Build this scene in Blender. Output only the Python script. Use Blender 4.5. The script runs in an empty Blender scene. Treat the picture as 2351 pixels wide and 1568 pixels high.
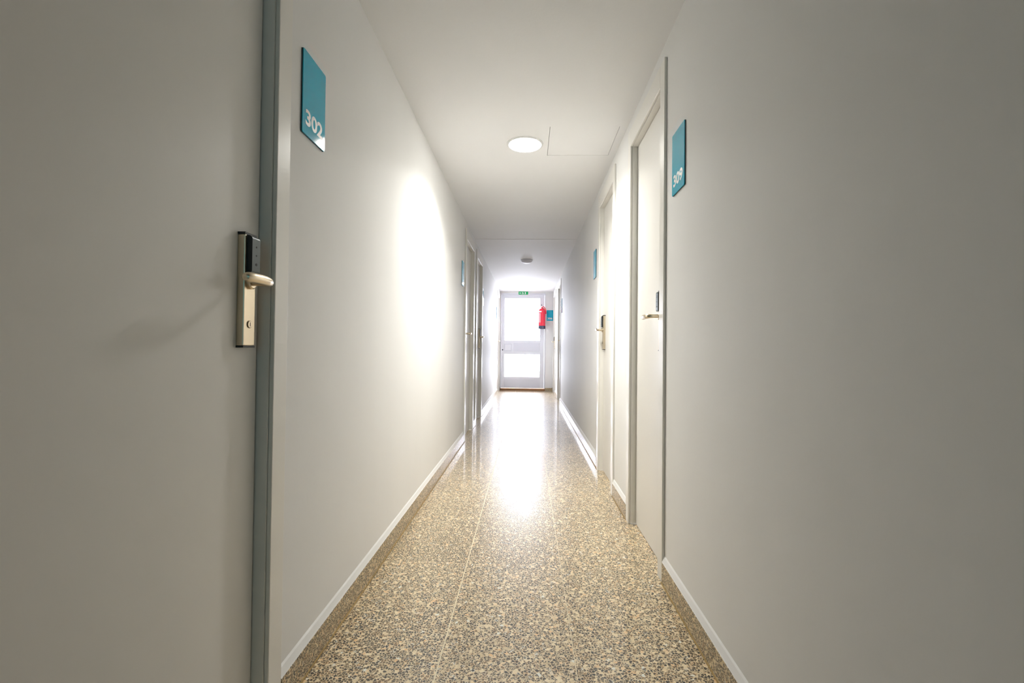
import bpy, bmesh, math, random
from mathutils import Vector, Matrix
random.seed(7)
S = bpy.context.scene
COL = S.collection

# ------------------------------------------------------------------ camera
A, B, CEIL, CAMH, END = 0.6716, 0.5925, 2.342, 0.9933, 10.95     # wall planes x=-A / x=B, ceiling, eye height, end wall
BACK = -0.10          # corridor opens into an added, unseen dark lobby that cuts bounce light
FPX = 1062.48
cam = bpy.data.cameras.new('camera')
cam.lens = FPX / 2351 * 36.0; cam.sensor_width = 36.0; cam.clip_start = 0.02
co = bpy.data.objects.new('camera', cam); COL.objects.link(co)
p, y, r = 0.014606, -0.03426, 0.010614
Fw = Vector((math.sin(y) * math.cos(p), math.cos(y) * math.cos(p), math.sin(p)))
Rt = Vector((math.cos(y), -math.sin(y), 0)); Up = Rt.cross(Fw)
R2 = math.cos(r) * Rt + math.sin(r) * Up; U2 = -math.sin(r) * Rt + math.cos(r) * Up
m = Matrix((R2, U2, -Fw)).transposed().to_4x4(); m.translation = Vector((0, 0, CAMH))
co.matrix_world = m
S.camera = co

# ------------------------------------------------------------------ world, lights, exposure
S.view_settings.view_transform = 'Standard'; S.view_settings.look = 'None'
S.view_settings.gamma = 1.0; S.view_settings.use_curve_mapping = False
S.view_settings.exposure = 1.36
W = bpy.data.worlds.new('sky'); S.world = W; W.use_nodes = True
bgn = W.node_tree.nodes['Background']
bgn.inputs[0].default_value = (0.84, 0.87, 1.0, 1); bgn.inputs[1].default_value = 12.0
LAMP_L = 22.0            # ceiling lamp in use
LAMP_FAR = 3.5
# portal just outside the glass exit door, guides sampling of the daylight that comes through it
pl = bpy.data.lights.new('daylight_portal', 'AREA'); pl.shape = 'RECTANGLE'; pl.size = 0.95; pl.size_y = 2.0
pl.cycles.is_portal = True
po = bpy.data.objects.new('daylight_portal', pl); COL.objects.link(po)
po.location = (-0.13, END + 0.22, 1.25); po.rotation_euler = (math.radians(-90), 0, 0)
# added teal fill behind the camera, no real source; tints the near shade
bl = bpy.data.lights.new('rear_teal_fill', 'AREA'); bl.shape = 'RECTANGLE'; bl.size = 0.7; bl.size_y = 1.2
bl.energy = 2.0; bl.color = (0.2, 0.8, 1.0)
bo = bpy.data.objects.new('rear_teal_fill', bl); COL.objects.link(bo)
bo.location = (-0.04, -3.3, 1.5); bo.rotation_euler = (math.radians(90), 0, 0)

# the lens of the lit ceiling lamp throws most of its light downwards
ll = bpy.data.lights.new('ceiling_lamp_beam', 'AREA'); ll.shape = 'DISK'; ll.size = 0.20; ll.spread = math.radians(138)
ll.energy = 9.2; ll.color = (1.0, 0.99, 0.945)
lo = bpy.data.objects.new('ceiling_lamp_beam', ll); COL.objects.link(lo); lo.location = (-0.032, 3.04, CEIL - 0.013)

# ------------------------------------------------------------------ materials
def mat(name, col, rough=0.5, metal=0.0, spec=0.5, coat=0.0, coat_r=0.05, emit=None, es=0.0):
    mt = bpy.data.materials.new(name); mt.use_nodes = True
    b = mt.node_tree.nodes['Principled BSDF']
    b.inputs['Base Color'].default_value = (*col, 1)
    b.inputs['Roughness'].default_value = rough
    b.inputs['Metallic'].default_value = metal
    b.inputs['Specular IOR Level'].default_value = spec
    b.inputs['Coat Weight'].default_value = coat
    b.inputs['Coat Roughness'].default_value = coat_r
    if emit:
        b.inputs['Emission Color'].default_value = (*emit, 1); b.inputs['Emission Strength'].default_value = es
    return mt
def nd(mt, t, **kw):
    n = mt.node_tree.nodes.new(t)
    for k, v in kw.items(): setattr(n, k, v)
    return n
def lk(mt, a, b): mt.node_tree.links.new(a, b)
def bsdf(mt): return mt.node_tree.nodes['Principled BSDF']
def add_bump(mt, scale, strength, dist, sx=(1, 1, 1), detail=3, tint=0.0):
    g = nd(mt, 'ShaderNodeNewGeometry'); mp = nd(mt, 'ShaderNodeMapping'); mp.inputs['Scale'].default_value = sx
    n = nd(mt, 'ShaderNodeTexNoise'); n.inputs['Scale'].default_value = scale; n.inputs['Detail'].default_value = detail
    b = nd(mt, 'ShaderNodeBump'); b.inputs['Strength'].default_value = strength; b.inputs['Distance'].default_value = dist
    lk(mt, g.outputs['Position'], mp.inputs[0]); lk(mt, mp.outputs[0], n.inputs['Vector'])
    lk(mt, n.outputs[0], b.inputs['Height']); lk(mt, b.outputs[0], bsdf(mt).inputs['Normal'])
    if tint:
        c = bsdf(mt).inputs['Base Color'].default_value[:3]
        n2 = nd(mt, 'ShaderNodeTexNoise'); n2.inputs['Scale'].default_value = 2.2; n2.inputs['Detail'].default_value = 5
        lk(mt, mp.outputs[0], n2.inputs['Vector'])
        cr = nd(mt, 'ShaderNodeValToRGB'); cr.color_ramp.elements[0].position = 0.3; cr.color_ramp.elements[1].position = 0.7
        cr.color_ramp.elements[0].color = (*[v * (1 - tint) for v in c], 1); cr.color_ramp.elements[1].color = (*c, 1)
        lk(mt, n2.outputs[0], cr.inputs[0]); lk(mt, cr.outputs[0], bsdf(mt).inputs['Base Color'])
    return mt

M = {}
M['wall'] = add_bump(mat('wall_paint', (0.855, 0.85, 0.835), 0.65, spec=0.13), 60, 0.07, 0.003, (1.2, 1.2, 0.5), 4, 0.03)
M['ceil'] = add_bump(mat('ceiling_paint', (0.87, 0.87, 0.87), 0.7, spec=0.2), 70, 0.12, 0.003, (1, 1, 1), 3, 0.015)
M['frame'] = add_bump(mat('door_frame_enamel', (0.84, 0.82, 0.77), 0.30, spec=0.5), 40, 0.05, 0.001)
M['leaf'] = add_bump(mat('door_leaf_enamel', (0.83, 0.81, 0.77), 0.4, spec=0.4), 35, 0.08, 0.001, (1, 1, 0.4))
M['steel'] = add_bump(mat('satin_nickel', (0.70, 0.60, 0.45), 0.32, 1.0), 300, 0.08, 0.0004, (1, 1, 0.05))
M['black'] = mat('black_plastic', (0.012, 0.014, 0.015), 0.4)
M['reader'] = add_bump(mat('reader_plastic', (0.05, 0.075, 0.075), 0.35), 200, 0.05, 0.0003)
M['hole'] = mat('keyway_dark', (0.01, 0.01, 0.01), 0.6)
M['sign'] = mat('turquoise_acrylic', (0.0, 0.46, 0.66), 0.07, spec=0.25)
M['digit'] = mat('white_vinyl', (0.85, 0.87, 0.85), 0.35)
M['sedge'] = mat('sign_edge', (0.02, 0.05, 0.06), 0.4)
M['alu'] = add_bump(mat('exit_door_paint', (0.74, 0.75, 0.80), 0.35), 60, 0.04, 0.001)
M['panel'] = mat('exit_door_panel', (0.66, 0.67, 0.73), 0.4)
M['wood'] = add_bump(mat('threshold_oak', (0.36, 0.19, 0.09), 0.75, spec=0.1), 30, 0.2, 0.001, (0.2, 4, 4), 4, 0.4)
M['green'] = mat('exit_green', (0.0, 0.42, 0.12), 0.4)
M['white'] = mat('plain_white', (0.85, 0.85, 0.85), 0.4)
M['red'] = mat('extinguisher_red', (0.85, 0.015, 0.05), 0.25, coat=0.5)
M['navy'] = mat('dark_rubber', (0.05, 0.06, 0.10), 0.5)
M['grime'] = add_bump(mat('amber_joint_grime', (0.42, 0.28, 0.10), 0.5), 120, 0.1, 0.001, tint=0.4)
M['grout'] = add_bump(mat('cream_grout', (0.86, 0.76, 0.54), 0.6), 150, 0.2, 0.001, tint=0.2)
M['dome'] = mat('opal_dome_off', (0.78, 0.77, 0.84), 0.4)
M['rim'] = mat('lamp_rim', (0.8, 0.8, 0.8), 0.4)
M['lamp'] = mat('lit_diffuser', (0.9, 0.9, 0.9), 0.5, emit=(1.0, 0.99, 0.94), es=LAMP_L)
M['lampfar'] = mat('lit_diffuser_far', (0.9, 0.9, 0.9), 0.5, emit=(1.0, 0.97, 0.93), es=LAMP_FAR)
M['hatch'] = M['ceil']
M['ring'] = mat('lock_ring_bronze', (0.20, 0.15, 0.10), 0.4, 1.0)
M['lobby'] = mat('added_lobby_teal', (0.03, 0.09, 0.10), 0.6)  # for the added lobby, dark and teal to swallow and tint bounce light
M['terrace'] = add_bump(mat('terrace_concrete', (0.34, 0.34, 0.34), 0.8), 30, 0.2, 0.003, tint=0.1)

def terrazzo(name, small=1.0, warm=1.0, gloss=True):
    mt = mat(name, (0.5, 0.42, 0.3), 0.3)
    g = nd(mt, 'ShaderNodeNewGeometry'); oi = nd(mt, 'ShaderNodeObjectInfo')
    mul = nd(mt, 'ShaderNodeVectorMath', operation='SCALE'); mul.inputs[0].default_value = (13.7, 7.3, 3.1)
    lk(mt, oi.outputs['Random'], mul.inputs['Scale'])
    add = nd(mt, 'ShaderNodeVectorMath', operation='ADD'); lk(mt, g.outputs['Position'], add.inputs[0]); lk(mt, mul.outputs[0], add.inputs[1])
    v = add.outputs[0]
    # irregular chips: warped cells whose interior is a dark stone and whose rims are the cream binder
    wn = nd(mt, 'ShaderNodeTexNoise'); wn.inputs['Scale'].default_value = 150 * small; wn.inputs['Detail'].default_value = 1.5
    lk(mt, v, wn.inputs['Vector'])
    ws = nd(mt, 'ShaderNodeVectorMath', operation='MULTIPLY_ADD'); ws.inputs[1].default_value = (.011 / small,) * 3
    lk(mt, wn.outputs['Color'], ws.inputs[0]); lk(mt, v, ws.inputs[2]); vv = ws.outputs[0]
    ve = nd(mt, 'ShaderNodeTexVoronoi', feature='DISTANCE_TO_EDGE'); ve.inputs['Scale'].default_value = 106 * small; lk(mt, vv, ve.inputs['Vector'])
    vo = nd(mt, 'ShaderNodeTexVoronoi'); vo.inputs['Scale'].default_value = 106 * small; lk(mt, vv, vo.inputs['Vector'])
    sp = nd(mt, 'ShaderNodeSeparateColor'); lk(mt, vo.outputs['Color'], sp.inputs[0])
    er1 = nd(mt, 'ShaderNodeMapRange'); er1.inputs['From Min'].default_value = 0.055; er1.inputs['From Max'].default_value = 0.13; lk(mt, ve.outputs['Distance'], er1.inputs['Value'])
    on = nd(mt, 'ShaderNodeMath', operation='LESS_THAN'); on.inputs[1].default_value = 0.87; lk(mt, sp.outputs[2], on.inputs[0])
    ch = nd(mt, 'ShaderNodeMath', operation='MULTIPLY'); lk(mt, er1.outputs[0], ch.inputs[0]); lk(mt, on.outputs[0], ch.inputs[1])
    ramp = nd(mt, 'ShaderNodeMath', operation='SUBTRACT'); ramp.inputs[0].default_value = 1.0; lk(mt, ch.outputs[0], ramp.inputs[1])
    dark = nd(mt, 'ShaderNodeValToRGB'); e = dark.color_ramp.elements
    e[0].position = 0.0; e[0].color = (0.035, 0.034, 0.030, 1)
    e[1].position = 0.6; e[1].color = (0.09, 0.066, 0.04, 1)
    q = e.new(0.88); q.color = (0.20, 0.13, 0.07, 1)
    lk(mt, sp.outputs[0], dark.inputs[0])
    lite = nd(mt, 'ShaderNodeValToRGB'); e = lite.color_ramp.elements
    e[0].position = 0.0; e[0].color = (0.66, 0.52 , 0.31 , 1)
    e[1].position = 0.75; e[1].color = (0.86, 0.73, 0.50, 1)
    q = e.new(0.955); q.color = (0.78, 0.50, 0.24, 1)
    q = e.new(0.98); q.color = (0.80, 0.80, 0.72, 1)
    lk(mt, sp.outputs[1], lite.inputs[0])
    mx = nd(mt, 'ShaderNodeMix', data_type='RGBA')
    lk(mt, ramp.outputs[0], mx.inputs[0]); lk(mt, dark.outputs[0], mx.inputs[6]); lk(mt, lite.outputs[0], mx.inputs[7])
    lk(mt, mx.outputs[2], bsdf(mt).inputs['Base Color'])
    b = bsdf(mt)
    b.inputs['Roughness'].default_value = 0.37
    b.inputs['Specular IOR Level'].default_value = 0.38
    b.inputs['Coat Weight'].default_value = 0.55 if gloss else 0.3; b.inputs['Coat Roughness'].default_value = 0.085 if gloss else 0.12
    # faint waviness of the polish
    n3 = nd(mt, 'ShaderNodeTexNoise'); n3.inputs['Scale'].default_value = 5; n3.inputs['Detail'].default_value = 2
    lk(mt, g.outputs['Position'], n3.inputs['Vector'])
    bp = nd(mt, 'ShaderNodeBump'); bp.inputs['Strength'].default_value = 0.06; bp.inputs['Distance'].default_value = 0.01
    lk(mt, n3.outputs[0], bp.inputs['Height']); lk(mt, bp.outputs[0], b.inputs['Coat Normal']); lk(mt, bp.outputs[0], b.inputs['Normal'])
    return mt
M['terrazzo'] = terrazzo('terrazzo_floor')
M['skirt'] = terrazzo('terrazzo_skirting', 1.25, gloss=False)

gl = bpy.data.materials.new('window_glass'); gl.use_nodes = True
nt = gl.node_tree; nt.nodes.remove(nt.nodes['Principled BSDF']); out = nt.nodes['Material Output']
tr = nt.nodes.new('ShaderNodeBsdfTransparent'); gs = nt.nodes.new('ShaderNodeBsdfGlossy'); gs.inputs['Roughness'].default_value = 0.02
ms = nt.nodes.new('ShaderNodeMixShader'); fr = nt.nodes.new('ShaderNodeFresnel'); fr.inputs[0].default_value = 1.3
nt.links.new(fr.outputs[0], ms.inputs[0]); nt.links.new(tr.outputs[0], ms.inputs[1]); nt.links.new(gs.outputs[0], ms.inputs[2]); nt.links.new(ms.outputs[0], out.inputs[0])
M['glass'] = gl

# ------------------------------------------------------------------ mesh helpers
def box(bm, x0, x1, y0, y1, z0, z1):
    vs = [bm.verts.new((x, yy, z)) for x in (x0, x1) for yy in (y0, y1) for z in (z0, z1)]
    for f in ((0, 1, 3, 2), (4, 6, 7, 5), (0, 4, 5, 1), (2, 3, 7, 6), (0, 2, 6, 4), (1, 5, 7, 3)): bm.faces.new([vs[i] for i in f])
    return bm
def bevel(bm, w, seg=2):
    bmesh.ops.recalc_face_normals(bm, faces=bm.faces[:])
    ed = [e for e in bm.edges if len(e.link_faces) == 2 and e.calc_face_angle(0) > 0.6]
    bmesh.ops.bevel(bm, geom=ed, offset=w, segments=seg, affect='EDGES', profile=0.5); return bm
def lathe(bm, prof, axis='Z', c=(0, 0, 0), n=32):
    rings = []
    for (rr, h) in prof:
        ring = []
        for i in range(n):
            a = 2 * math.pi * i / n
            u, v = rr * math.cos(a), rr * math.sin(a)
            q = {'Z': (u, v, h), 'X': (h, u, v), 'Y': (u, h, v)}[axis]
            ring.append(bm.verts.new((q[0] + c[0], q[1] + c[1], q[2] + c[2])))
        rings.append(ring)
    for k in range(len(rings) - 1):
        for i in range(n): bm.faces.new((rings[k][i], rings[k][(i + 1) % n], rings[k + 1][(i + 1) % n], rings[k + 1][i]))
    bm.faces.new(rings[0]); bm.faces.new(rings[-1][::-1]); return bm
def tube(bm, pts, rad, n=14):
    pts = [Vector(q) for q in pts]; rad = rad if isinstance(rad, (list, tuple)) else [rad] * len(pts)
    rings = []; prev = None
    for i, q in enumerate(pts):
        t = (pts[min(i + 1, len(pts) - 1)] - pts[max(i - 1, 0)]).normalized()
        if prev is None: s = t.orthogonal().normalized()
        else: s = (prev - t * prev.dot(t)).normalized()
        prev = s; w = t.cross(s)
        rings.append([bm.verts.new(q + rad[i] * (math.cos(2 * math.pi * k / n) * s + math.sin(2 * math.pi * k / n) * w)) for k in range(n)])
    for k in range(len(rings) - 1):
        for i in range(n): bm.faces.new((rings[k][i], rings[k][(i + 1) % n], rings[k + 1][(i + 1) % n], rings[k + 1][i]))
    bm.faces.new(rings[0][::-1]); bm.faces.new(rings[-1]); return bm
def poly(bm, pts, n0, n1, fn):
    a = [bm.verts.new(fn(u, v, n0)) for u, v in pts]; b = [bm.verts.new(fn(u, v, n1)) for u, v in pts]
    bm.faces.new(a); bm.faces.new(b[::-1])
    for i in range(len(pts)): j = (i + 1) % len(pts); bm.faces.new((a[i], a[j], b[j], b[i]))
    return bm
def obj(name, bm, mt, parent=None, smooth=False, mats=None):
    bmesh.ops.recalc_face_normals(bm, faces=bm.faces[:])
    me = bpy.data.meshes.new(name)
    if parent is not None:
        bm.transform(Matrix.Translation(-world_loc(parent)))
    bm.to_mesh(me); bm.free()
    for mm in (mats or [mt]): me.materials.append(mm)
    if smooth:
        for f in me.polygons: f.use_smooth = True
        if hasattr(me, 'set_sharp_from_angle'): me.set_sharp_from_angle(angle=math.radians(40))
    o = bpy.data.objects.new(name, me); COL.objects.link(o)
    if parent is not None: o.parent = parent
    return o
def world_loc(o):
    v = Vector(o.location)
    while o.parent: o = o.parent; v += Vector(o.location)
    return v
def tag(o, label, cat, group=None, kind=None):
    o['label'] = label; o['category'] = cat
    if group: o['group'] = group
    if kind: o['kind'] = kind
    return o
def empty(name, loc):
    o = bpy.data.objects.new(name, None); COL.objects.link(o); o.location = loc; o.empty_display_size = 0.1; return o
NB = bmesh.new
# wall-local frames: u runs along the corridor (+y), n out of the wall into the corridor, z up
def fl(u, n, z): return (-A + n, u, z)
def frr(u, n, z): return (B - n, u, z)
def wbox(bm, f, u0, u1, n0, n1, z0, z1):
    q, w = f(u0, n0, z0), f(u1, n1, z1)
    return box(bm, min(q[0], w[0]), max(q[0], w[0]), min(q[1], w[1]), max(q[1], w[1]), z0, z1)

# ------------------------------------------------------------------ doors table: side, opening u0,u1, lock side ('far'/'near'), label
TOP = 2.16; CT = 0.012; CW = 0.07; JB = 0.03; REC = 0.03; WT = 0.14
DOORS = [
 (1, 'L', 0.47, 1.178, 'far', 'nearest door on the left, pale grey leaf with card reader lock, beside the 302 sign'),
 (2, 'L', 4.94, 5.60, 'near', 'middle left door recessed in cream frame, nearer one of the pair, only its lever showing'),
 (3, 'L', 5.97, 6.62, 'far', 'second door of the left pair, dark card reader showing on its far edge'),
 (4, 'L', 10.18, 10.84, 'near', 'last door on the left wall, right beside the glazed exit door'),
 (6, 'R', 9.96, 10.66, 'far', 'last door on the right wall, next to the turquoise 306 sign and exit door'),
 (7, 'R', 8.43, 9.06, 'near', 'right wall door with beige jamb, third from the camera at the far end'),
 (8, 'R', 3.24, 3.83, 'far', 'second door on the right, card lock plate with lever on its far edge'),
 (9, 'R', 2.08, 2.67, 'near', 'nearest door on the right, white leaf in cream frame beside the 309 sign'),
]

# ------------------------------------------------------------------ structure
def wall(name, side, f, label):
    bm = NB(); ds = sorted([(d[2] - JB, d[3] + JB) for d in DOORS if d[1] == side]); u = BACK
    for a0, a1 in ds:
        wbox(bm, f, u, a0, -WT, 0, 0, CEIL); wbox(bm, f, a0, a1, -WT, 0, TOP + JB, CEIL); u = a1
    wbox(bm, f, u, END + 0.1, -WT, 0, 0, CEIL)
    return tag(obj(name, bm, M['wall']), label, 'wall', kind='structure')
wall('wall_left', 'L', fl, 'left corridor wall in off-white roller-textured paint')
wall('wall_right', 'R', frr, 'right corridor wall in off-white paint with four door openings')

# floor: grout bed and terrazzo tiles laid one by one
bm = box(NB(), -A - WT, B + WT, BACK, END + 0.1, -0.06, -0.0005)
floor = tag(obj('floor', bm, M['grout']), 'polished cream and brown terrazzo tile floor running down the corridor', 'floor', kind='structure')
cols = [(-A, -0.2722), (-0.2680, 0.1589), (0.1611, B)]
joints = []
k = 2.58 - 0.43 * 10
while k < END + 0.43: joints.append(k); k += 0.43
cache = {}
for ci, (x0, x1) in enumerate(cols):
    for a0, a1 in zip(joints[:-1], joints[1:]):
        a0c, a1c = max(a0, BACK), min(a1 - 0.0008, END)
        if a1c - a0c < 0.02: continue
        key = (ci, round(a1c - a0c, 4))
        if key not in cache:
            t = NB(); box(t, 0, x1 - x0, 0, a1c - a0c, -0.01, 0)
            me = bpy.data.meshes.new('floor_tile'); bmesh.ops.recalc_face_normals(t, faces=t.faces[:]); t.to_mesh(me); t.free(); me.materials.append(M['terrazzo']); cache[key] = me
        o = bpy.data.objects.new('floor_tile', cache[key]); COL.objects.link(o); o.parent = floor; o.location = (x0, a0c, 0)
# thresholds of terrazzo inside the door openings
for d in DOORS:
    f = fl if d[1] == 'L' else frr
    t = wbox(NB(), f, d[2] - JB + .002, d[3] + JB - .002, -WT, -0.0005, -0.01, 0)
    obj('sill_tile', t, M['terrazzo'], floor)

# ceiling with a shallow step at y = 5.7, an opening for the hatch and flush lamps sit below it
HX0, HX1, HY0, HY1 = 0.121, 0.545, 2.80, 3.22
bm = NB()
for (x0, x1, y0, y1) in ((-A - WT, B + WT, BACK, HY0), (-A - WT, HX0, HY0, HY1), (HX1, B + WT, HY0, HY1), (-A - WT, B + WT, HY1, 5.70)):
    box(bm, x0, x1, y0, y1, CEIL, CEIL + 0.12)
box(bm, -A - WT, B + WT, 5.70, END + 0.1, CEIL - 0.003, CEIL + 0.12)
box(bm, HX0 - .02, HX1 + .02, HY0 - .02, HY1 + .02, CEIL + 0.12, CEIL + 0.14)
tag(obj('ceiling', bm, M['ceil']), 'flat white plaster ceiling with a faint cross seam', 'ceiling', kind='structure')
bm = box(NB(), HX0 + .0025, HX1 - .0025, HY0 + .0012, HY1 - .0025, CEIL + 0.0005, CEIL + 0.02)
hp = tag(obj('access_hatch', bm, M['hatch']), 'square access panel set flush in the ceiling right of the lit lamp', 'hatch')
obj('hatch_frame', box(box(box(box(NB(), HX0, HX0 + .02, HY0, HY1, CEIL + .021, CEIL + .05), HX1 - .02, HX1, HY0, HY1, CEIL + .021, CEIL + .05), HX0 + .02, HX1 - .02, HY0, HY0 + .02, CEIL + .021, CEIL + .05), HX0 + .02, HX1 - .02, HY1 - .02, HY1, CEIL + .021, CEIL + .05), M['rim'], hp)

# added lobby, out of view: dark teal surfaces absorb light and tint shade
LW, LB = 2.4, -3.4
bm = NB(); t = .1
box(bm, -LW, LW, LB - t, LB, 0, 2.7); box(bm, -LW - t, -LW, LB - t, BACK, 0, 2.7); box(bm, LW, LW + t, LB - t, BACK, 0, 2.7)
box(bm, -LW, -A - WT, BACK - t, BACK, 0, 2.7); box(bm, B + WT, LW, BACK - t, BACK, 0, 2.7); box(bm, -A - WT, B + WT, BACK - t, BACK, CEIL + .12, 2.7)
box(bm, -LW - t, LW + t, LB - t, BACK, 2.7, 2.8)
tag(obj('wall_added_lobby', bm, M['lobby']), 'added unseen dark teal lobby walls and ceiling behind the camera, dimming bounce light', 'wall', kind='structure')
tag(obj('floor_added_lobby', box(NB(), -LW, LW, LB, BACK, -.06, 0), M['terrazzo']), 'terrazzo floor of the added unseen lobby behind the camera', 'floor', kind='structure')

# skirting
BH, BT = 0.088, 0.013
def skirting(name, side, f, label):
    root = None; segs = []; u = BACK
    for a0, a1 in sorted([(d[2] - CW, d[3] + CW) for d in DOORS if d[1] == side]):
        if a0 - u > 0.02: segs.append((u, a0 - 0.001))
        u = a1 + 0.001
    if END - u > 0.03: segs.append((u, END))
    # plaster fillet above the skirting: sloping top that catches the light
    bm = NB()
    for s0, s1 in segs:
        pr = [(0, BH), (BT - .001, BH), (BT - .003, BH + .004), (0.004, BH + .022), (0, BH + .028)]
        a = [bm.verts.new(f(s0, n, z)) for n, z in pr]; b = [bm.verts.new(f(s1, n, z)) for n, z in pr]
        bm.faces.new(a); bm.faces.new(b[::-1])
        for i in range(len(pr)): j = (i + 1) % len(pr); bm.faces.new((a[i], a[j], b[j], b[i]))
    root = tag(obj(name, bm, M['wall']), label, 'baseboard', kind='structure')
    for s0, s1 in segs:
        u = s0
        while u < s1 - 1e-4:
            e = min(u + 0.60, s1)
            if s1 - e < 0.08: e = s1
            t = wbox(NB(), f, u, e - 0.0007, 0, BT, 0.004, BH); obj('skirting_tile', t, M['skirt'], root); u = e
        g = NB(); g = wbox(g, f, s0, s1, 0, BT + 0.004, 0, 0.004); obj('joint_line', g, M['grime'], root)
    return root
skirting('baseboard_left', 'L', fl, 'dark terrazzo skirting with white plaster ledge along the left wall')
skirting('baseboard_right', 'R', frr, 'dark terrazzo skirting with white plaster ledge along the right wall')

# ------------------------------------------------------------------ room doors
def door(nr, side, u0, u1, lock, label):
    f = fl if side == 'L' else frr
    um = (u0 + u1) / 2; o = f(um, 0, 0)
    root = tag(empty('door_%d' % nr, o), label, 'door', kind='structure')
    # casing boards
    c = NB(); ib = 0.004
    wbox(c, f, u0 - CW, u0 - ib, 0.0004, CT, 0, TOP + 0.105); wbox(c, f, u1 + ib, u1 + CW, 0.0004, CT, 0, TOP + 0.105)
    wbox(c, f, u0 - ib, u1 + ib, 0.0004, CT, TOP + ib, TOP + 0.105)
    bevel(c, 0.0025, 2); obj('door_casing', c, M['frame'], root)
    # jamb lining with stop
    j = NB(); W0 = -WT
    wbox(j, f, u0 - JB + .001, u0, W0, 0.0003, 0, TOP); wbox(j, f, u1, u1 + JB - .001, W0, 0.0003, 0, TOP)
    wbox(j, f, u0 - JB + .001, u1 + JB - .001, W0, 0.0003, TOP, TOP + JB - .001)
    st = -REC - 0.046
    wbox(j, f, u0, u0 + .012, W0, st, 0, TOP); wbox(j, f, u1 - .012, u1, W0, st, 0, TOP); wbox(j, f, u0 + .012, u1 - .012, W0, st, TOP - .012, TOP)
    obj('door_jamb', j, M['frame'], root)
    l = wbox(NB(), f, u0 + .003, u1 - .003, -REC - .045, -REC, 0.006, TOP - .003)
    bevel(l, 0.0015, 1); obj('door_leaf', l, M['leaf'], root)
    # lock set
    s = 1 if lock == 'far' else -1
    ue = u1 if lock == 'far' else u0
    pc = ue - s * 0.066                       # plate centre
    n0 = -REC
    pb = wbox(NB(), f, pc - .023, pc + .023, n0, n0 + .018, 0.993, 1.262); bevel(pb, 0.0018, 2)
    plate = obj('lock_plate', pb, M['steel'], root)
    cp = NB(); wbox(cp, f, pc - .0235, pc + .0235, n0, n0 + .0185, 0.988, 0.9925); wbox(cp, f, pc - .0235, pc + .0235, n0, n0 + .0185, 1.2625, 1.268)
    obj('end_cap', cp, M['black'], plate)
    # card reader: rounded housing on the upper half of the plate
    rd = NB(); pr = []
    za, zb, d0, d1 = 1.170, 1.262, n0 + .018, n0 + .031
    for i in range(7): a = math.pi / 2 * i / 6; pr.append((d1 - .010 + .010 * math.sin(a), zb - .010 + .010 * math.cos(a)))
    for i in range(5): a = math.pi / 2 * i / 4; pr.append((d1 - .006 + .006 * math.cos(a), za + .006 - .006 * math.sin(a)))
    pr = [(d0, zb)] + pr + [(d0, za)]
    c0, c1 = (pc - .014, pc + .019)
    aa = [rd.verts.new(f(c0, n, z)) for n, z in pr]; bb = [rd.verts.new(f(c1, n, z)) for n, z in pr]
    rd.faces.new(aa); rd.faces.new(bb[::-1])
    for i in range(len(pr)): jx = (i + 1) % len(pr); rd.faces.new((aa[i], aa[jx], bb[jx], bb[i]))
    rdr = obj('card_reader', rd, M['black'], plate, False, mats=[M['black'], M['reader']])
    for pgn in rdr.data.polygons:
        if abs(pgn.normal.y) < 0.5: pgn.material_index = 1
    dt = NB()
    for zz, rr in ((1.235, .0022), (1.214, .0022), (1.192, .0035)):
        q = f(pc + .003, n0 + .0290, zz); xs = 1 if side == 'L' else -1
        lathe(dt, [(rr, 0), (rr, xs * .0026)], 'X', q, 14)
    obj('reader_dot', dt, M['hole'], plate)
    # lever: rose, neck, grip that points to the hinge side
    zl = 1.148; nn = n0 + 0.071
    lv = NB()
    q = f(pc, n0 + .018, zl); xs = 1 if side == 'L' else -1
    lathe(lv, [(.017, 0), (.017, xs * .006), (.0135, xs * .009)], 'X', q, 24)
    neck = [f(pc, n0 + .020, zl), f(pc, nn - .026, zl), f(pc, nn - .012, zl), f(pc - s * .004, nn - .003, zl), f(pc - s * .014, nn, zl)]
    arm = [f(pc - s * .026, nn + .001, zl + .0005), f(pc - s * .050, nn + .001, zl + .001), f(pc - s * .078, nn, zl + .0005), f(pc - s * .092, nn - .001, zl), f(pc - s * .099, nn - .002, zl), f(pc - s * .102, nn - .002, zl)]
    tube(lv, neck + arm, [.0085, .0085, .0095, .0102, .0108, .0112, .0116, .0118, .0114, .0090, .004], 18)
    obj('lever_handle', lv, M['steel'], plate, True)
    ky = NB(); q = f(pc, n0 + .0175, 1.045)
    lathe(ky, [(.0095, 0), (.0095, xs * .0018), (.0082, xs * .0024), (.0082, xs * .0016)], 'X', q, 24)
    obj('key_cylinder', ky, M['ring'], plate, True)
    k2 = lathe(NB(), [(.0078, 0), (.0078, xs * .0030)], 'X', q, 24); obj('key_core', k2, M['steel'], plate)
    kw = NB(); wbox(kw, f, pc - .001, pc + .001, n0 + .019, n0 + .0209, 1.040, 1.050); obj('keyway', kw, M['hole'], plate)
    return root
for d in DOORS: door(*d)

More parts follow.
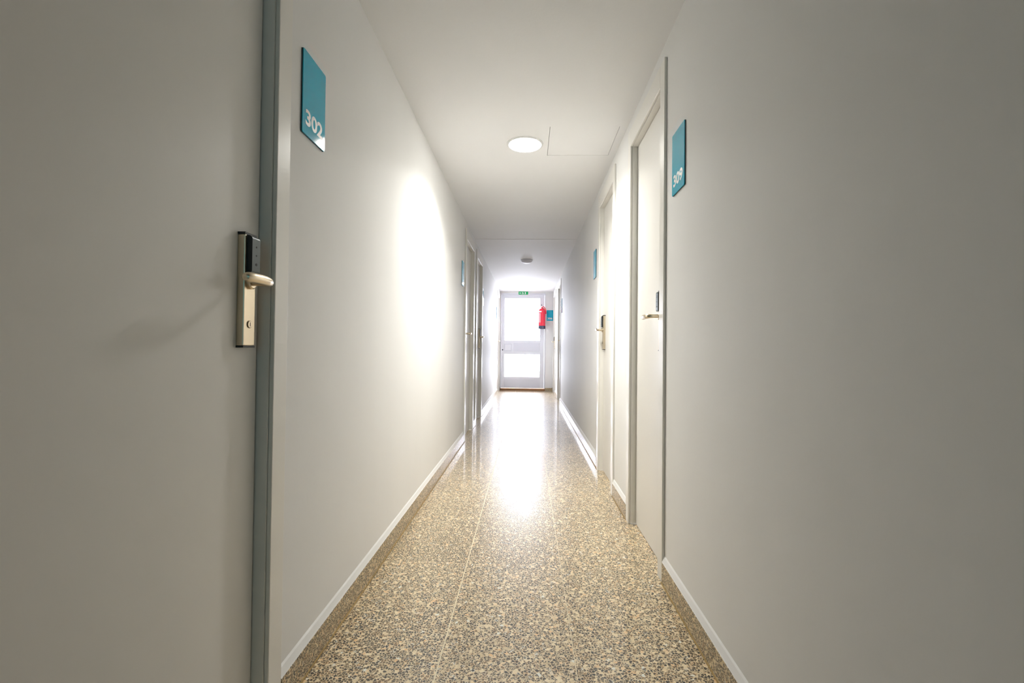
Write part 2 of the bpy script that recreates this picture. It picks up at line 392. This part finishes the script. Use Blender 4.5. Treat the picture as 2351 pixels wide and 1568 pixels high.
# ------------------------------------------------------------------ end wall and glazed exit door
EL, ER = -0.648, 0.412          # frame outer edges
HT = 2.262
bm = NB()
box(bm, -A, EL, END, END + 0.1, 0, CEIL); box(bm, ER, B, END, END + 0.1, 0, CEIL); box(bm, EL, ER, END, END + 0.1, HT + .035, CEIL)
tag(obj('wall_end', bm, M['wall']), 'narrow end wall around the glazed exit door', 'wall', kind='structure')
bm = box(NB(), ER + 0.003, B - 0.0005, END - 0.012, END, 0.004, 0.066)
tag(obj('baseboard_end', bm, M['skirt']), 'short terrazzo skirting block under the turquoise 306 sign', 'baseboard', kind='structure')
bm = box(NB(), -A + 0.0145, EL - 0.001, END - 0.012, END, 0.004, 0.075)
tag(obj('baseboard_end_left', bm, M['skirt']), 'tiny skirting stub left of the exit door threshold', 'baseboard', kind='structure')

ed = tag(empty('door_5', (-0.12, END, 0)), 'tall glazed exit door at the end with two blown-out panes and grey mid rail', 'door', kind='structure')
bm = NB(); LX0, LX1 = EL + .022, ER - .028
box(bm, EL, LX0 - .002, END - .012, END + .09, 0.045, HT + .034); box(bm, LX1 + .002, ER, END - .012, END + .09, 0.045, HT + .034); box(bm, LX0 - .002, LX1 + .002, END - .012, END + .09, HT + .002, HT + .034)
bevel(bm, .002, 1); obj('door_frame', bm, M['alu'], ed)
G = (-0.560, 0.292); G1 = (1.168, 2.188); G2 = (0.307, 0.862)
Y0, Y1 = END + .012, END + .055
bm = NB()
box(bm, LX0, G[0], Y0, Y1, .052, HT); box(bm, G[1], LX1, Y0, Y1, .052, HT)
for z0, z1 in ((.052, G2[0]), (G2[1], G1[0]), (G1[1], HT)): box(bm, G[0], G[1], Y0, Y1, z0, z1)
obj('door_leaf', bm, M['alu'], ed)
for (z0, z1) in (G1, G2):
    bm = NB(); w = .010
    for a in ((G[0], G[0] + w, z0, z1), (G[1] - w, G[1], z0, z1), (G[0] + w, G[1] - w, z0, z0 + w), (G[0] + w, G[1] - w, z1 - w, z1)): box(bm, a[0], a[1], Y0 - .006, Y0 + .016, a[2], a[3])
    bd = obj('glazing_bead', bm, M['alu'], ed)
    obj('glass_pane', box(NB(), G[0] + .003, G[1] - .003, Y0 + .018, Y0 + .024, z0 + .003, z1 - .003), M['glass'], bd)
obj('mid_panel', bevel(box(NB(), -.335, .275, Y0 - .005, Y0 - .0002, .925, 1.118), .003, 1), M['panel'], ed)
obj('kick_panel', bevel(box(NB(), G[0], G[1], Y0 - .004, Y0 - .0002, .075, .270), .003, 1), M['panel'], ed)
hb = obj('latch_plate', bevel(box(NB(), -.555, -.378, Y0 - .008, Y0 - .0002, .926, 1.100), .003, 1), M['panel'], ed)
obj('pull_recess', box(NB(), -.535, -.398, Y0 - .0095, Y0 - .0082, .946, 1.080), M['alu'], hb)
kk = lathe(NB(), [(.016, 0), (.016, -.006), (.010, -.009)], 'Y', (-.597, Y0, .955), 20); obj('key_cylinder', kk, M['navy'], ed, True)
th = tag(obj('threshold', bevel(box(NB(), EL - .001, ER + .001, END - .03, END + .10, 0.0005, .045), .004, 2), M['wood']), 'brown wooden threshold under the glazed exit door', 'threshold')
tag(obj('terrace', box(NB(), -6, 6, END + .101, END + 9, -.1, -.002), M['terrace']), 'pale terrace outside beyond the exit door glass', 'terrace', kind='structure')

# ------------------------------------------------------------------ signs
def text_mesh(bm_target, s, height, width, fn, depth):
    cu = bpy.data.curves.new('t', 'FONT'); cu.body = s; cu.size = 1.0; cu.offset = 0.03; cu.extrude = 0.5; cu.resolution_u = 6
    to = bpy.data.objects.new('t', cu); COL.objects.link(to)
    bpy.context.view_layer.update()
    me = bpy.data.meshes.new_from_object(to.evaluated_get(bpy.context.evaluated_depsgraph_get()))
    xs = [v.co.x for v in me.vertices]; ys = [v.co.y for v in me.vertices]
    x0, x1, y0, y1 = min(xs), max(xs), min(ys), max(ys)
    for v in me.vertices:
        u = (v.co.x - x0) / (x1 - x0) * width; w = (v.co.y - y0) / (y1 - y0) * height; dd = (v.co.z + .5) * depth
        v.co = Vector(fn(u, w, dd))
    bm_target.from_mesh(me)
    bpy.data.objects.remove(to); bpy.data.curves.remove(cu); bpy.data.meshes.remove(me)
def rrect(w, h, r, n=5):
    pts = []
    for cx, cy, a0 in ((w - r, r, -90), (w - r, h - r, 0), (r, h - r, 90), (r, r, 180)):
        for i in range(n + 1): a = math.radians(a0 + 90 * i / n); pts.append((cx + r * math.cos(a), cy + r * math.sin(a)))
    return pts
SW, SH, SD = 0.150, 0.250, 0.006
def sign(org, right, normal, num, label):
    o, rt, nm, up = Vector(org), Vector(right), Vector(normal), Vector((0, 0, 1))
    fn = lambda u, v, n: o + rt * u + up * v + nm * n
    root = tag(empty('room_sign', o), label, 'sign', 'room number signs')
    obj('backing', poly(NB(), rrect(SW, SH, .006), 0.0002, SD - .0022, fn), M['sedge'], root)
    obj('sign_face', poly(NB(), [(u + .0008, v + .0008) for u, v in rrect(SW - .0016, SH - .0016, .006)], SD - .0021, SD, fn), M['sign'], root)
    if num:
        bm = NB(); text_mesh(bm, num, .048, .112, lambda u, v, n: fn(u + .019, v + .030, SD + .0001 + n), .0004)
        obj('numerals', bm, M['digit'], root)
SZ = 1.622
sign((-A, 1.322, SZ), (0, 1, 0), (1, 0, 0), '302', 'turquoise room number sign reading 302 on the left wall')
sign((-A, 4.615, SZ), (0, 1, 0), (1, 0, 0), '', 'pale blue sign sliver just before the first door of the left pair')
sign((-A, 6.735, SZ), (0, 1, 0), (1, 0, 0), '', 'thin sign catching white glare just beyond the left door pair')
sign((-A, 9.80, SZ), (0, 1, 0), (1, 0, 0), '', 'thin bluish sign sliver on the left wall near the exit door')
sign((B, 1.917, SZ), (0, -1, 0), (-1, 0, 0), '309', 'turquoise room number sign reading 309 on the right wall')
sign((B, 4.205, SZ), (0, -1, 0), (-1, 0, 0), '', 'blue sign sliver beyond the second door on the right wall')
sign((B, 8.20, SZ), (0, -1, 0), (-1, 0, 0), '', 'faint blue sign sliver near the far end of the right wall')
sign((0.440, END, SZ + 0.03), (1, 0, 0), (0, -1, 0), '306', 'small turquoise sign reading 306 on the end wall beside the extinguisher')

# green emergency exit sign over the exit door
er = tag(empty('exit_sign', (-0.118, END - .0125, 2.262)), 'green emergency exit pictogram sign above the glazed door', 'sign')
ef = lambda u, v, n: (-0.231 + u, END - .0125 - n, 2.264 + v)
obj('sign_plate', poly(NB(), rrect(.227, .074, .004), 0, .004, ef), M['green'], er)
bm = NB()
# doorway, running person, arrow (white shapes)
def P(pts): poly(bm, pts, .0041, .0047, ef)
P([(.150, .012), (.172, .012), (.172, .064), (.150, .064)])
P([(.083, .053), (.088, .061), (.096, .061), (.099, .054), (.095, .048), (.087, .048)])
P([(.094, .046), (.112, .040), (.118, .026), (.108, .022), (.098, .034), (.086, .034)])
P([(.098, .046), (.110, .052), (.128, .044), (.125, .039), (.111, .045), (.103, .040)])
P([(.090, .044), (.078, .040), (.070, .030), (.075, .027), (.084, .035), (.094, .038)])
P([(.108, .028), (.124, .022), (.132, .012), (.126, .009), (.118, .017), (.104, .021)])
P([(.100, .026), (.092, .018), (.078, .016), (.078, .010), (.096, .012), (.108, .022)])
P([(.020, .030), (.042, .030), (.042, .020), (.060, .037), (.042, .054), (.042, .044), (.020, .044)])
obj('pictogram', bm, M['white'], er)

# ------------------------------------------------------------------ fire extinguisher on the frame of the exit door
EX, EY = 0.322, END - .115
fe = tag(empty('fire_extinguisher', (EX, EY, 1.452)), 'red fire extinguisher with dark base hanging in front of the exit door', 'fire extinguisher')
prof = [(.001, 1.50), (.080, 1.50), (.0825, 1.505), (.0825, 1.86), (.080, 1.885), (.070, 1.91), (.052, 1.928), (.030, 1.938), (.022, 1.945), (.022, 1.965), (.001, 1.965)]
obj('cylinder_body', lathe(NB(), prof, 'Z', (EX, EY, 0), 40), M['red'], fe, True)
obj('base_ring', lathe(NB(), [(.060, 1.452), (.083, 1.452), (.0855, 1.456), (.0855, 1.522), (.0828, 1.524), (.0828, 1.510), (.001, 1.499)], 'Z', (EX, EY, 0), 40), M['navy'], fe, True)
v = NB(); box(v, EX - .014, EX + .014, EY - .022, EY + .022, 1.965, 1.990); lathe(v, [(.016, 1.955), (.016, 1.975)], 'Z', (EX, EY, 0), 20)
valve = obj('valve', v, M['steel'], fe)
h = NB(); tube(h, [(EX, EY - .012, 1.990), (EX - .012, EY - .05, 1.998), (EX - .018, EY - .095, 2.002)], [.007, .008, .006], 10); tube(h, [(EX, EY + .0, 1.992), (EX - .006, EY - .03, 2.008), (EX - .016, EY - .085, 2.018)], [.007, .008, .006], 10)
obj('squeeze_handle', h, M['navy'], valve, True)
g = lathe(NB(), [(.014, 0), (.014, -.008)], 'Y', (EX, EY - .022, 1.977), 16); obj('gauge', g, M['white'], valve)
hs = NB(); tube(hs, [(EX + .012, EY, 1.978), (EX + .045, EY - .005, 1.972), (EX + .072, EY - .01, 1.940), (EX + .090, EY - .01, 1.89), (EX + .092, EY - .01, 1.83), (EX + .090, EY - .01, 1.80)], [.008, .008, .009, .010, .013, .010], 12)
obj('hose', hs, M['red'], fe, True)
lb = NB()       # curved label wrapped on the front left
def lab(z0, z1, a0, a1, name, mt, rr=.0832):
    t = NB(); n = 10; vs = []
    for i in range(n + 1):
        a = math.radians(a0 + (a1 - a0) * i / n); vs.append((t.verts.new((EX + rr * math.cos(a), EY + rr * math.sin(a), z0)), t.verts.new((EX + rr * math.cos(a), EY + rr * math.sin(a), z1))))
    for i in range(n): t.faces.new((vs[i][0], vs[i + 1][0], vs[i + 1][1], vs[i][1]))
    return obj(name, t, mt, fe, True)
lb.free()
M['pinklabel'] = mat('label_pink', (0.85, 0.30, 0.33), 0.4)
lab(1.838, 1.868, 180, 262, 'white_band', M['white']); lab(1.60, 1.82, 195, 252, 'instruction_label', M['pinklabel'])
br = NB(); box(br, EX - .03, EX + .075, END - .0125 - .006, END - .0125, 1.86, 1.93); box(br, EX - .012, EX + .012, EY + .078, END - .018, 1.87, 1.885)
box(br, ER - .030, ER - .004, END - .0185, END - .0125, 1.80, 1.96)
obj('wall_bracket', br, M['steel'], fe)

# ------------------------------------------------------------------ ceiling lamps
def lamp(x, yy, rad, mt, label, dome=False, z=CEIL):
    root = tag(empty('ceiling_lamp', (x, yy, z)), label, 'lamp', 'round ceiling lamps')
    if dome:
        obj('lamp_base', lathe(NB(), [(rad - .006, z), (rad, z - .003), (rad, z - .012), (rad - .006, z - .014)], 'Z', (x, yy, 0), 48), M['dome'], root, True)
        pr = [(rad - .004, z - .0142)] + [((rad - .006) * math.cos(a), z - .0142 - .040 * math.sin(a)) for a in [math.radians(10 * i) for i in range(1, 9)]] + [(.001, z - .0545)]
        obj('lamp_shade', lathe(NB(), pr, 'Z', (x, yy, 0), 48), mt, root, True)
    else:
        t = NB(); n = 48; prf = [(rad - .002, z), (rad + .012, z), (rad + .011, z - .004), (rad, z - .007), (rad - .002, z - .005)]
        rings = [[t.verts.new((x + rr * math.cos(2 * math.pi * i / n), yy + rr * math.sin(2 * math.pi * i / n), zz)) for i in range(n)] for rr, zz in prf]
        for k in range(len(rings)):
            k2 = (k + 1) % len(rings)
            for i in range(n): t.faces.new((rings[k][i], rings[k][(i + 1) % n], rings[k2][(i + 1) % n], rings[k2][i]))
        obj('lamp_ring', t, M['rim'], root, True)
        obj('lamp_diffuser', lathe(NB(), [(rad - .003, z - .001), (rad - .003, z - .005), (rad - .02, z - .009), (.001, z - .011)], 'Z', (x, yy, 0), 48), mt, root, True)
    return root
lamp(-0.032, 3.04, .108, M['lamp'], 'bright round ceiling lamp nearest the camera, glowing white')
lamp(-0.030, 7.02, .090, M['dome'], 'unlit grey dome ceiling lamp in the middle of the corridor', True, CEIL - .003)
lamp(-0.018, 9.60, .120, M['lampfar'], 'farthest round ceiling lamp, pale glow above the exit sign', False, CEIL - .003)
